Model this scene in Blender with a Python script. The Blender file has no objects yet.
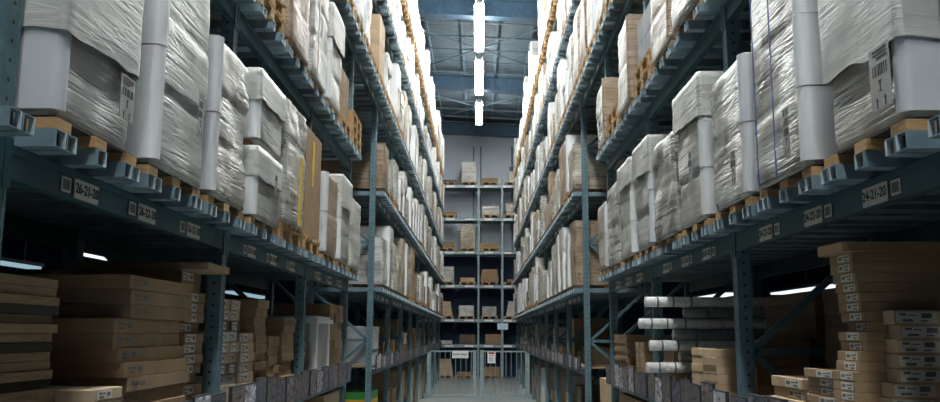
import bpy, bmesh, math, random
from mathutils import Vector, Matrix, noise
R = random.Random(7)
PI = math.pi
C = bpy.context.scene.collection
EYE = 2.1
# ------------------------------------------------------------------ camera
cam_d = bpy.data.cameras.new('camera'); cam = bpy.data.objects.new('camera', cam_d); C.objects.link(cam)
cam_d.sensor_width = 36; cam_d.lens = 845 / 940 * 36; cam_d.clip_end = 200
yaw, pitch, roll = math.radians(0.60), math.radians(8.94), math.radians(0.28)
cam.matrix_world = Matrix.Translation((0, 0, EYE)) @ Matrix.Rotation(yaw, 4, 'Z') @ Matrix.Rotation(PI / 2 + pitch, 4, 'X') @ Matrix.Rotation(roll, 4, 'Z')
bpy.context.scene.camera = cam
# ------------------------------------------------------------------ world, exposure
world = bpy.data.worlds.new('world'); bpy.context.scene.world = world; world.use_nodes = True
world.node_tree.nodes['Background'].inputs[0].default_value = (0.015, 0.13, 0.62, 1)
world.node_tree.nodes['Background'].inputs[1].default_value = 0.17
vs = bpy.context.scene.view_settings
vs.view_transform = 'Standard'; vs.look = 'None'; vs.exposure = 0.62; vs.gamma = 1.0; vs.use_curve_mapping = False
LAMP = 44.0
LAMP_NEAR = 84.0            # emission of the aisle's fluorescent diffusers
FAR_LAMP = 0.85         # emission of the battens of the neighbouring aisles

# ------------------------------------------------------------------ materials
def mat(name, col, rough=0.6, metal=0.0, spec=0.5):
    m = bpy.data.materials.new(name); m.use_nodes = True
    b = m.node_tree.nodes['Principled BSDF']
    b.inputs['Base Color'].default_value = (*col, 1); b.inputs['Roughness'].default_value = rough
    b.inputs['Metallic'].default_value = metal; b.inputs['Specular IOR Level'].default_value = spec
    return m
def N(m, t, **kw):
    n = m.node_tree.nodes.new(t)
    for k, v in kw.items(): setattr(n, k, v)
    return n
def L(m, a, b): m.node_tree.links.new(a, b)
def ramp(m, src, stops):
    r = N(m, 'ShaderNodeValToRGB'); e = r.color_ramp.elements
    e[0].position, e[0].color = stops[0][0], (*stops[0][1], 1); e[1].position, e[1].color = stops[-1][0], (*stops[-1][1], 1)
    for p, c in stops[1:-1]:
        x = e.new(p); x.color = (*c, 1)
    L(m, src, r.inputs[0]); return r.outputs[0]
def coords(m, kind='UV', scale=(1, 1, 1), rot=(0, 0, 0), rnd=False):
    tc = N(m, 'ShaderNodeTexCoord'); mp = N(m, 'ShaderNodeMapping')
    mp.inputs['Scale'].default_value = scale; mp.inputs['Rotation'].default_value = rot
    L(m, tc.outputs[kind], mp.inputs[0])
    if rnd:
        oi = N(m, 'ShaderNodeObjectInfo'); mu = N(m, 'ShaderNodeMath', operation='MULTIPLY'); mu.inputs[1].default_value = 37
        L(m, oi.outputs['Random'], mu.inputs[0]); L(m, mu.outputs[0], mp.inputs['Location'])
    return mp.outputs[0]
def tex(m, vec, scale, detail=3, rough=0.55, dist=0.0):
    n = N(m, 'ShaderNodeTexNoise'); n.inputs['Scale'].default_value = scale; n.inputs['Detail'].default_value = detail
    n.inputs['Roughness'].default_value = rough; n.inputs['Distortion'].default_value = dist
    L(m, vec, n.inputs['Vector']); return n.outputs['Fac']
def mixc(m, fac, a, b, mode='MIX'):
    x = N(m, 'ShaderNodeMix', data_type='RGBA', blend_type=mode)
    for s, v in ((0, fac), (6, a), (7, b)):
        if hasattr(v, 'links'): L(m, v, x.inputs[s])
        else: x.inputs[s].default_value = v if s == 0 else (*v, 1)
    return x.outputs[2]
def bsdf(m): return m.node_tree.nodes['Principled BSDF']
def bump(m, h, strength, dist):
    b = N(m, 'ShaderNodeBump'); b.inputs['Strength'].default_value = strength; b.inputs['Distance'].default_value = dist
    L(m, h, b.inputs['Height']); L(m, b.outputs[0], bsdf(m).inputs['Normal'])
def math1(m, op, a, b=None):
    x = N(m, 'ShaderNodeMath', operation=op)
    for i, v in enumerate((a, b)):
        if v is None: continue
        if hasattr(v, 'links'): L(m, v, x.inputs[i])
        else: x.inputs[i].default_value = v
    return x.outputs[0]

def film(name, under, haze, ang, dens=0.5, gl=0.26, bs=0.75):
    """stretch film over cartons: hazy where layered, clear where tight, with long drawn folds that run aslant"""
    m = mat(name, haze, gl)
    bl = tex(m, coords(m, 'UV', (1, 1, 1), (0, 0, 0), True), 2.4, 3, 0.55, 0.4)            # layered and clear areas
    st = tex(m, coords(m, 'UV', (1.1, 20, 1), (0, 0, ang), True), 1.0, 4, 0.6, 0.35)        # long folds
    st2 = tex(m, coords(m, 'UV', (1.6, 13, 1), (0, 0, ang * -0.5), True), 1.3, 3, 0.55, 0.8)
    mask = ramp(m, tex(m, coords(m, 'UV', (1, 1.4, 1), (0, 0, ang), True), 1.7, 2), [(0.42, (0.12,) * 3), (0.62, (1, 1, 1))])
    s = math1(m, 'ADD', math1(m, 'MULTIPLY', st, 0.5), math1(m, 'MULTIPLY', bl, 0.5))
    c = ramp(m, s, [(dens - 0.11, under), (dens, tuple((a * 0.6 + b * 0.4) for a, b in zip(under, haze))), (dens + 0.10, haze)])
    oi = N(m, 'ShaderNodeObjectInfo')
    tint = ramp(m, oi.outputs['Random'], [(0.0, (0.78, 0.77, 0.75)), (0.5, (1, 1, 1)), (1.0, (0.93, 0.90, 0.84))])
    base = mixc(m, 1.0, c, tint, 'MULTIPLY')
    def ridge(n, k): return math1(m, 'MAXIMUM', math1(m, 'SUBTRACT', 1.0, math1(m, 'MULTIPLY', math1(m, 'ABSOLUTE', math1(m, 'SUBTRACT', n, 0.5)), k)), 0.0)
    rd = math1(m, 'MULTIPLY', math1(m, 'MAXIMUM', ridge(st, 11), math1(m, 'MULTIPLY', ridge(st2, 12), 0.7)), mask)
    L(m, mixc(m, math1(m, 'MULTIPLY', rd, 0.6), base, tuple(min(0.85, x * 1.3 + 0.04) for x in haze)), bsdf(m).inputs['Base Color'])
    L(m, ramp(m, s, [(0.3, (gl, gl, gl)), (0.7, (gl + 0.2,) * 3)]), bsdf(m).inputs['Roughness'])
    bump(m, math1(m, 'ADD', math1(m, 'MULTIPLY', s, 0.6), math1(m, 'MULTIPLY', rd, 0.5)), bs, 0.014)
    return m
M = {}
M['film_grey'] = film('grey_film', (0.20, 0.20, 0.19), (0.56, 0.57, 0.55), 0.5, 0.50, 0.3, 0.5)
M['film_white'] = film('white_film', (0.30, 0.285, 0.26), (0.64, 0.63, 0.59), -0.4, 0.48, 0.26, 0.6)
M['film_tan'] = film('tan_film', (0.26, 0.20, 0.14), (0.58, 0.53, 0.46), 0.35, 0.51)
M['film_brown'] = film('brown_film', (0.22, 0.135, 0.08), (0.46, 0.37, 0.28), -0.3, 0.56)
M['film_crinkle'] = film('crinkled_film', (0.17, 0.165, 0.15), (0.60, 0.60, 0.56), 0.42, 0.50, 0.2, 1.0)
def board(name, col, gl=0.4):
    m = mat(name, col, gl)
    v = coords(m, 'UV', (1, 1, 1), (0, 0, 0), True)
    n = tex(m, v, 1.4, 3)
    L(m, ramp(m, n, [(0.35, tuple(c * 0.86 for c in col)), (0.65, tuple(min(1, c * 1.08) for c in col))]), bsdf(m).inputs['Base Color'])
    bump(m, n, 0.06, 0.01)
    return m
M['board'] = board('pale_board', (0.66, 0.68, 0.72))
M['board_white'] = board('white_board', (0.78, 0.79, 0.81), 0.35)
M['hood'] = film('hood_film', (0.36, 0.36, 0.35), (0.60, 0.60, 0.58), 0.3, 0.46, 0.32, 0.35)
def carton(name, col, k=0.8):
    m = mat(name, col, 0.75, 0, 0.3)
    v = coords(m, 'Object', (1, 1, 1), (0, 0, 0), True)
    n = tex(m, v, 5, 5, 0.6)
    oi = N(m, 'ShaderNodeObjectInfo')
    c = ramp(m, n, [(0.3, tuple(x * 0.82 for x in col)), (0.7, tuple(x * 1.1 for x in col))])
    t = ramp(m, oi.outputs['Random'], [(0.0, (k, k, k)), (0.4, (1, 0.98, 0.95)), (1.0, (0.9, 0.93, 0.97))])
    L(m, mixc(m, 1.0, c, t, 'MULTIPLY'), bsdf(m).inputs['Base Color'])
    bump(m, n, 0.15, 0.01)
    return m
M['carton'] = carton('brown_carton', (0.36, 0.24, 0.14))
M['carton_light'] = carton('light_brown_carton', (0.55, 0.40, 0.26))
M['carton_pale'] = carton('pale_carton', (0.58, 0.55, 0.50))
M['carton_grey'] = carton('grey_carton', (0.42, 0.44, 0.46))
M['carton_dark'] = carton('dark_carton', (0.16, 0.12, 0.09))
M['gap_shade'] = mat('carton_gap_shade', (0.05, 0.04, 0.035), 0.9)  # near-black colour standing in for the shade in gaps
M['tape'] = mat('carton_tape', (0.42, 0.33, 0.22), 0.35)
def wood(name, col):
    m = mat(name, col, 0.75, 0, 0.3)
    v = coords(m, 'Object', (3, 3, 22), (0, 0, 0), True)
    n = tex(m, v, 3, 5, 0.6, 0.5)
    L(m, ramp(m, n, [(0.3, tuple(x * 0.7 for x in col)), (0.7, tuple(x * 1.15 for x in col))]), bsdf(m).inputs['Base Color'])
    bump(m, n, 0.3, 0.01)
    return m
M['wood'] = wood('pallet_wood', (0.50, 0.31, 0.15))
M['wood_dark'] = wood('board_wood', (0.34, 0.24, 0.14))
def paint(name, col, rough=0.45):
    m = mat(name, col, rough, 0.15)
    v = coords(m, 'Object', (1, 1, 1))
    n = tex(m, v, 9, 6, 0.65)
    L(m, ramp(m, n, [(0.3, tuple(x * 0.75 for x in col)), (0.55, col), (0.8, tuple(min(1, x * 1.35 + 0.02) for x in col))]), bsdf(m).inputs['Base Color'])
    bump(m, n, 0.12, 0.01)
    return m
M['beam'] = paint('teal_beam_paint', (0.025, 0.085, 0.11))
M['bar'] = paint('galvanised_steel', (0.20, 0.29, 0.345), 0.35)
M['rim'] = paint('bare_steel_rim', (0.55, 0.64, 0.70), 0.35)
M['hollow_shade'] = mat('bar_hollow_shade', (0.015, 0.02, 0.03), 0.8)  # shade inside the open bar end, painted on a plate
m = M['post'] = paint('perforated_post_paint', (0.11, 0.19, 0.225))
# round perforations down each face of a post (UV in metres, u centred on the face)
tc = N(m, 'ShaderNodeTexCoord'); sx = N(m, 'ShaderNodeSeparateXYZ'); L(m, tc.outputs['UV'], sx.inputs[0])
pv = math1(m, 'SUBTRACT', math1(m, 'FRACT', math1(m, 'MULTIPLY', sx.outputs[1], 1 / 0.075)), 0.5)
pv = math1(m, 'MULTIPLY', pv, 0.075)
r2 = math1(m, 'ADD', math1(m, 'POWER', pv, 2.0), math1(m, 'POWER', math1(m, 'ABSOLUTE', sx.outputs[0]), 2.0))
hole = math1(m, 'LESS_THAN', r2, 0.0095 ** 2)
old = bsdf(m).inputs['Base Color'].links[0].from_socket
L(m, mixc(m, hole, old, (0.006, 0.012, 0.02)), bsdf(m).inputs['Base Color'])
M['paper'] = mat('label_paper', (0.60, 0.58, 0.52), 0.6)
M['paper_white'] = mat('white_paper', (0.80, 0.80, 0.78), 0.6)
M['sheet'] = mat('sheet_under_film', (0.36, 0.36, 0.35), 0.35)
M['ink'] = mat('black_ink', (0.012, 0.015, 0.02), 0.5)
M['ink_grey'] = mat('grey_ink', (0.12, 0.12, 0.13), 0.5)
M['ink_red'] = mat('red_ink', (0.45, 0.03, 0.04), 0.5)
M['blue_strap'] = mat('blue_strap', (0.03, 0.06, 0.25), 0.4)
M['yellow'] = mat('yellow_tape', (0.80, 0.52, 0.03), 0.45)
M['green'] = mat('green_print', (0.05, 0.30, 0.06), 0.5)
M['green_pale'] = mat('pale_green_board', (0.45, 0.60, 0.45), 0.5)
M['gate'] = paint('gate_grey_paint', (0.30, 0.39, 0.42))
M['roll'] = film('roll_film', (0.45, 0.45, 0.45), (0.80, 0.80, 0.80), 0.2, 0.45)
M['roll_dark'] = film('grey_roll_film', (0.12, 0.12, 0.13), (0.32, 0.33, 0.35), 0.2, 0.5)
M['housing'] = mat('lamp_housing', (0.55, 0.58, 0.60), 0.4)
def panelmat(name, a, b):
    """a printed card: dark edge, grey field, pale print in the upper half and dark marks below"""
    m = mat(name, a, 0.6)
    tc = N(m, 'ShaderNodeTexCoord'); sp = N(m, 'ShaderNodeSeparateXYZ'); L(m, tc.outputs['Generated'], sp.inputs[0])
    ey = math1(m, 'GREATER_THAN', math1(m, 'ABSOLUTE', math1(m, 'SUBTRACT', sp.outputs[1], 0.5)), 0.455)
    ez = math1(m, 'GREATER_THAN', math1(m, 'ABSOLUTE', math1(m, 'SUBTRACT', sp.outputs[2], 0.5)), 0.46)
    edge = math1(m, 'MAXIMUM', ey, ez)
    n = tex(m, coords(m, 'UV', (14, 22, 1), (0, 0, 0), True), 1.0, 1, 0.5)
    n2 = tex(m, coords(m, 'UV', (1, 1, 1), (0, 0, 0), True), 9, 5, 0.7)
    oi = N(m, 'ShaderNodeObjectInfo')
    t = ramp(m, oi.outputs['Random'], [(0.0, (0.30, 0.32, 0.40)), (0.2, (1.1, 1.0, 1.0)), (0.4, (0.55, 0.45, 0.42)), (0.6, (1.5, 1.5, 1.55)), (0.8, (0.42, 0.36, 0.34)), (1.0, (0.9, 0.7, 0.62))])
    t.node.color_ramp.interpolation = 'CONSTANT'
    c = ramp(m, n, [(0.34, b), (0.40, a), (0.60, a), (0.64, tuple(x * 2.0 for x in a))])
    c = mixc(m, 1.0, c, t, 'MULTIPLY')
    c = mixc(m, math1(m, 'MULTIPLY', math1(m, 'GREATER_THAN', n2, 0.56), 0.45), c, b)
    L(m, mixc(m, edge, c, tuple(x * 0.5 for x in b)), bsdf(m).inputs['Base Color'])
    return m
M['ticket'] = panelmat('printed_panel', (0.27, 0.265, 0.285), (0.04, 0.045, 0.055))
def emit(name, col, s):
    m = bpy.data.materials.new(name); m.use_nodes = True; nt = m.node_tree; nt.nodes.clear()
    e = nt.nodes.new('ShaderNodeEmission'); o = nt.nodes.new('ShaderNodeOutputMaterial')
    e.inputs[0].default_value = (*col, 1); e.inputs[1].default_value = s; nt.links.new(e.outputs[0], o.inputs[0]); return m
M['lamp'] = emit('lamp_light', (0.97, 1.0, 0.97), LAMP)
M['lamp_near'] = emit('near_lamp_light', (0.97, 1.0, 0.97), LAMP_NEAR)
M['lamp_far'] = emit('neighbour_lamp_light', (0.85, 0.95, 1.0), FAR_LAMP)
M['lamp_dim'] = emit('dim_neighbour_lamp_light', (0.55, 0.85, 1.0), FAR_LAMP * 0.4)
m = M['floor'] = mat('sealed_concrete', (0.26, 0.29, 0.29), 0.35)
v = coords(m, 'Object', (1, 1, 1)); n = tex(m, v, 1.3, 8, 0.65)
L(m, ramp(m, n, [(0.3, (0.19, 0.22, 0.22)), (0.7, (0.34, 0.36, 0.35))]), bsdf(m).inputs['Base Color'])
m = M['wall'] = mat('wall_sheet', (0.42, 0.48, 0.56), 0.5)
v = coords(m, 'Object', (1, 1, 1)); n = tex(m, v, 0.6, 5)
L(m, ramp(m, n, [(0.3, (0.55, 0.62, 0.73)), (0.7, (0.66, 0.73, 0.82))]), bsdf(m).inputs['Base Color'])
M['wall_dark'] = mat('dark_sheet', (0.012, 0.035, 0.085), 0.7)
m = M['deckroof'] = mat('roof_sheet', (0.12, 0.16, 0.2), 0.6)
wv = N(m, 'ShaderNodeTexWave', bands_direction='Y'); wv.inputs['Scale'].default_value = 1.6; wv.inputs['Distortion'].default_value = 0.0
v = coords(m, 'Object', (1, 1, 1)); L(m, v, wv.inputs['Vector'])
n = tex(m, coords(m, 'Object', (0.7, 4, 1)), 2, 5)
L(m, ramp(m, n, [(0.3, (0.085, 0.12, 0.15)), (0.7, (0.15, 0.19, 0.225))]), bsdf(m).inputs['Base Color'])
bump(m, wv.outputs['Fac'], 0.5, 0.03)
M['roofsteel'] = paint('roof_steel_paint', (0.07, 0.13, 0.20))
M['purlin'] = paint('purlin_paint', (0.14, 0.20, 0.25))

# ------------------------------------------------------------------ mesh builder
class MB:
    def __init__(s): s.v = []; s.f = []; s.m = []; s.uv = []
    def face(s, pts, mi=0, uv=None):
        b = len(s.v); s.v += [tuple(p) for p in pts]; s.f.append(tuple(range(b, b + len(pts)))); s.m.append(mi)
        if uv is None:
            n = (Vector(pts[1]) - Vector(pts[0])).cross(Vector(pts[2]) - Vector(pts[0])); n = [abs(c) for c in n]
            if n[2] >= n[0] and n[2] >= n[1]: uv = [(p[0], p[1]) for p in pts]
            elif n[0] >= n[1]: uv = [(p[1], p[2]) for p in pts]
            else: uv = [(p[0], p[2]) for p in pts]
        s.uv += uv
    def box(s, x0, x1, y0, y1, z0, z1, mi=0, centre=False):
        if x0 > x1: x0, x1 = x1, x0
        if y0 > y1: y0, y1 = y1, y0
        p = [(x, y, z) for z in (z0, z1) for y in (y0, y1) for x in (x0, x1)]
        for q in ((0, 2, 3, 1), (4, 5, 7, 6), (0, 1, 5, 4), (2, 6, 7, 3), (0, 4, 6, 2), (1, 3, 7, 5)):
            pts = [p[i] for i in q]; uv = None
            if centre:
                cx, cy = (x0 + x1) / 2, (y0 + y1) / 2
                ax = 1 if q in ((0, 4, 6, 2), (1, 3, 7, 5)) else 0
                uv = [((t[1] - cy) if ax else (t[0] - cx), t[2]) for t in pts]
            s.face(pts, mi, uv)
    def bar(s, a, b, w, h, mi=0):
        a, b = Vector(a), Vector(b); d = (b - a).normalized()
        u = d.cross(Vector((0, 0, 1)))
        if u.length < 1e-4: u = Vector((1, 0, 0))
        u.normalize(); n = u.cross(d)
        q = [(-1, -1), (1, -1), (1, 1), (-1, 1)]
        A = [a + u * w / 2 * i + n * h / 2 * j for i, j in q]; B = [b + u * w / 2 * i + n * h / 2 * j for i, j in q]
        for i in range(4): s.face([A[i], A[(i + 1) % 4], B[(i + 1) % 4], B[i]], mi)
        s.face(A[::-1], mi); s.face(B, mi)
    def tube(s, a, b, r, n=12, mi=0, r2=None, cap=0.0):
        a, b = Vector(a), Vector(b); d = (b - a).normalized(); r2 = r if r2 is None else r2
        u = d.cross(Vector((0, 0, 1)));
        if u.length < 1e-4: u = Vector((1, 0, 0))
        u.normalize(); w = u.cross(d)
        def ring(c, r): return [c + (u * math.cos(2 * PI * i / n) + w * math.sin(2 * PI * i / n)) * r for i in range(n)]
        A, B = ring(a, r), ring(b, r2)
        for i in range(n):
            j = (i + 1) % n
            s.face([A[i], A[j], B[j], B[i]], mi, [(i / n, 0), ((i + 1) / n, 0), ((i + 1) / n, (b - a).length), (i / n, (b - a).length)])
        s.face(A[::-1], mi); s.face(B, mi)
    def build(s, name, mats, parent=None, loc=None, bevel=0.0, smooth=False, weld=True):
        me = bpy.data.meshes.new(name); me.from_pydata(s.v, [], s.f)
        if not isinstance(mats, (list, tuple)): mats = [mats]
        for x in mats: me.materials.append(M[x] if isinstance(x, str) else x)
        me.polygons.foreach_set('material_index', s.m)
        ul = me.uv_layers.new(name='UVMap'); ul.data.foreach_set('uv', [c for t in s.uv for c in t])
        bm = bmesh.new(); bm.from_mesh(me)
        if weld: bmesh.ops.remove_doubles(bm, verts=bm.verts, dist=1e-5)
        bmesh.ops.recalc_face_normals(bm, faces=bm.faces)
        if bevel: bmesh.ops.bevel(bm, geom=bm.edges[:], offset=bevel, segments=2, affect='EDGES', profile=0.6)
        if smooth:
            for f in bm.faces: f.smooth = True
        bm.to_mesh(me); bm.free()
        return link(name, me, parent, loc)
def link(name, me, parent=None, loc=None):
    o = bpy.data.objects.new(name, me); C.objects.link(o)
    if parent: o.parent = parent
    if loc: o.location = loc
    return o
def tag(o, label, cat, group=None):
    o['label'] = label; o['category'] = cat
    if group: o['group'] = group
    return o
def empty(name, loc, label, cat, group=None):
    o = bpy.data.objects.new(name, None); C.objects.link(o); o.location = loc; o.empty_display_size = 0.2
    return tag(o, label, cat, group)
def struct(o): o['kind'] = 'structure'; return o
def solid_text(fc, name, parent, loc, rot):
    tmp = bpy.data.objects.new('tmp', fc); C.objects.link(tmp); bpy.context.view_layer.update()
    me = bpy.data.meshes.new_from_object(tmp.evaluated_get(bpy.context.evaluated_depsgraph_get())); bpy.data.objects.remove(tmp)
    me.name = name; o = link(name, me, parent, loc); o.rotation_euler = rot; return o
def dup(root, loc, label, group=None):
    r = root.copy(); C.objects.link(r); r.location = loc; r['label'] = label
    if group: r['group'] = group
    for ch in root.children:
        c = ch.copy(); C.objects.link(c); c.parent = r
        for g in ch.children:
            d = g.copy(); C.objects.link(d); d.parent = c
    return r
ORD = ['', 'first', 'second', 'third', 'fourth', 'fifth', 'sixth', 'seventh', 'eighth', 'ninth', 'tenth', 'eleventh', 'twelfth', 'thirteenth', 'fourteenth', 'fifteenth', 'sixteenth', 'seventeenth', 'eighteenth', 'nineteenth', 'twentieth']
def od(n):
    if n <= 20: return ORD[n]
    return ('twenty-' if n < 30 else 'thirty-') + ORD[n % 10] if n % 10 else 'thirtieth'
SIDE = {-1: 'left', 1: 'right'}

# ------------------------------------------------------------------ setting
W = 1.77                  # post faces stand this far either side of the aisle's centre line
RD = 1.10                 # rack depth
BAY = 2.8
def S(b): return 0.2 + BAY * b
def T(k): return 2.67 + 1.65 * k      # underside of beam, tier k+1
BW = 43.1                 # back wall
b = MB(); b.box(-18, 18, -12, BW + 0.2, -0.1, 0); struct(b.build('floor', 'floor'))
def roofz(x): return EYE + 10.95 - 0.047 * x
b = MB()
b.face([(-18, -12, roofz(-18)), (18, -12, roofz(18)), (18, BW + .2, roofz(18)), (-18, BW + .2, roofz(-18))])
b.face([(-18, -12, roofz(-18) + .15), (18, -12, roofz(18) + .15), (18, BW + .2, roofz(18) + .15), (-18, BW + .2, roofz(-18) + .15)])
struct(b.build('ceiling', 'deckroof'))
b = MB(); b.box(-18, 18, BW - 0.06, BW - 0.001, 0, 6.0); struct(b.build('wall_back', 'wall_dark'))  # added dark panel; the wall's light falloff put into its colour
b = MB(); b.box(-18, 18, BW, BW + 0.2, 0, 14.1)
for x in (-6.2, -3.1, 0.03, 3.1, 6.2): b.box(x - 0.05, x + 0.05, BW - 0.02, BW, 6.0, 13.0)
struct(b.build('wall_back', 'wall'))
b = MB()
for x in (-0.27, 0.10, 1.72): b.box(x - 0.035, x + 0.035, BW - 0.09, BW - 0.03, 6.2, roofz(0) - 1.3)
for x in (-0.27, 1.72): b.box(x - 0.14, x + 0.1, BW - 0.16, BW - 0.03, 10.35, 10.65)
struct(b.build('trim_10', 'roofsteel'))
b = MB(); b.box(-18, 18, -12.2, -12, 0, 14.1); struct(b.build('wall_front', 'wall_dark'))
for s in (-1, 1):
    b = MB(); b.box(s * 18, s * 18.2, -12, BW + .2, 0, 14.1); struct(b.build('wall_' + SIDE[s], 'wall_dark'))
    # added dark screens behind each rack block light and view, above the first tier
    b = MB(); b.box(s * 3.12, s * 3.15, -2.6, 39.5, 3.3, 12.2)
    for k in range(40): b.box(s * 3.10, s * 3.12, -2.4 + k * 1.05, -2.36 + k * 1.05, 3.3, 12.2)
    struct(b.build('added_screen_' + SIDE[s], 'wall_dark'))
# roof frame: main beams, purlins, ribs and bracing
i = 0
for y in (1.6, 9.7, 17.8, 26.2, 34.5, 42.6):
    i += 1
    b = MB()
    for x0, x1 in ((-18, 18),):
        for (hw, za, zb) in ((0.17, -0.80, -0.765), (0.03, -0.765, -0.235), (0.17, -0.235, -0.20)):
            p = [(x, y + sy * hw, roofz(x) + z) for z in (za, zb) for sy in (-1, 1) for x in (x0, x1)]
            for q in ((0, 2, 3, 1), (4, 5, 7, 6), (0, 1, 5, 4), (2, 6, 7, 3), (0, 4, 6, 2), (1, 3, 7, 5)): b.face([p[j] for j in q])
    struct(b.build('trim_%d' % i, 'roofsteel'))
b = MB()
for x in [(-0.62 + 1.27 * j) for j in range(-12, 14)]:
    b.box(x - 0.04, x + 0.04, -12, BW, roofz(x) - 0.2, roofz(x) - 0.005)
struct(b.build('trim_7', 'purlin'))
b = MB()
y = -11.0
while y < 42:
    b.bar((-18, y, roofz(-18) - 0.23), (18, y, roofz(18) - 0.23), 0.06, 0.06); y += 1.45
struct(b.build('trim_8', 'purlin'))
b = MB()
for (y0, y1) in ((1.8, 9.5), (9.9, 17.6), (18, 26), (26.4, 34.3), (34.7, 42.3)):
    for sx in (-1, 1):
        b.bar((-4.0 * sx, y0, roofz(0) - 0.42), (4.0 * sx, y1, roofz(0) - 0.42 ), 0.05, 0.05)
struct(b.build('trim_9', 'purlin'))

# ------------------------------------------------------------------ lamps of the aisle
def lamp(y0, y1, n):
    zc = EYE + 9.8
    t = empty('fluorescent_lamp', (0, (y0 + y1) / 2, zc), n, 'ceiling light', 'fluorescent lamps in a row above the aisle')
    h = (y1 - y0) / 2
    b = MB(); b.box(-0.12, 0.12, -h - 0.35, h + 0.35, 0.04, 0.11); b.box(-0.09, 0.09, -h - 0.35, -h - 0.05, -0.03, 0.04); b.box(-0.09, 0.09, h + 0.05, h + 0.35, -0.03, 0.04)
    b.build('housing', 'housing', t, bevel=0.006)
    for k in (-1, 1):
        b = MB(); b.box(-0.15, 0.15, min(0.14 * k, k * h), max(0.14 * k, k * h), -0.07, 0.038)
        b.build('diffuser', 'lamp' if y0 > 20 else 'lamp_near', t)
    for k in (-1, 1):
        b = MB(); b.bar((0, k * (h - 0.3), 0.11), (0, k * (h - 0.3), roofz(0) - zc - 0.006), 0.02, 0.02); b.build('hanging_rod', 'housing', t)
ls = [(-7.5, -3.5), (-2.2, 1.8), (3.1, 7.1), (8.4, 12.4), (13.7, 17.7), (19.0, 23.0), (24.3, 28.3), (29.6, 33.7), (35.3, 38.7)]
for j, (a, c) in enumerate(ls):
    lamp(a, c, 'white fluorescent ceiling lamp above the aisle, %s from the far wall' % ('nearest' if j == 8 else od(9 - j)))

# low battens in the neighbouring aisles, seen through the lower shelves
def batten(x, y0, y1, h, wd, label, lm='lamp_far'):
    t = empty('strip_light', (x, (y0 + y1) / 2, EYE + h), label, 'ceiling light', 'strip lights in the neighbouring aisles')
    l = (y1 - y0) / 2
    b = MB(); b.box(-wd / 2 - .03, wd / 2 + .03, -l - .05, l + .05, 0.03, 0.1); b.build('housing', 'housing', t)
    b = MB(); b.box(-wd / 2, wd / 2, -l, l, -0.02, 0.03); b.build('diffuser', lm, t)
    b = MB()
    for k in (-1, 1): b.bar((0, k * l * .7, 0.1), (0, k * l * .7, roofz(x) - EYE - h - 0.02), 0.015, 0.015)
    b.build('hanging_rod', 'housing', t)
batten(-9, 18.4, 20.4, 1.74, 0.12, 'thin strip light seen through the left rack above the large carton stack')
batten(-9.4, 15.0, 17.8, 1.33, 0.3, 'bright strip light at the left edge above the thin flat packs', 'lamp_dim')
batten(-9.0, 30.2, 36.0, 1.45, 0.6, 'strip light glimpsed just beyond the foremost left post', 'lamp_dim')
batten(9.9, 21.8, 26.4, 1.27, 1.7, 'broad bright light panel seen beside the tall stack of slim cartons')
batten(9.9, 33.0, 39.0, 1.6, 0.8, 'bright light panel glimpsed above the white rolls')

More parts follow.
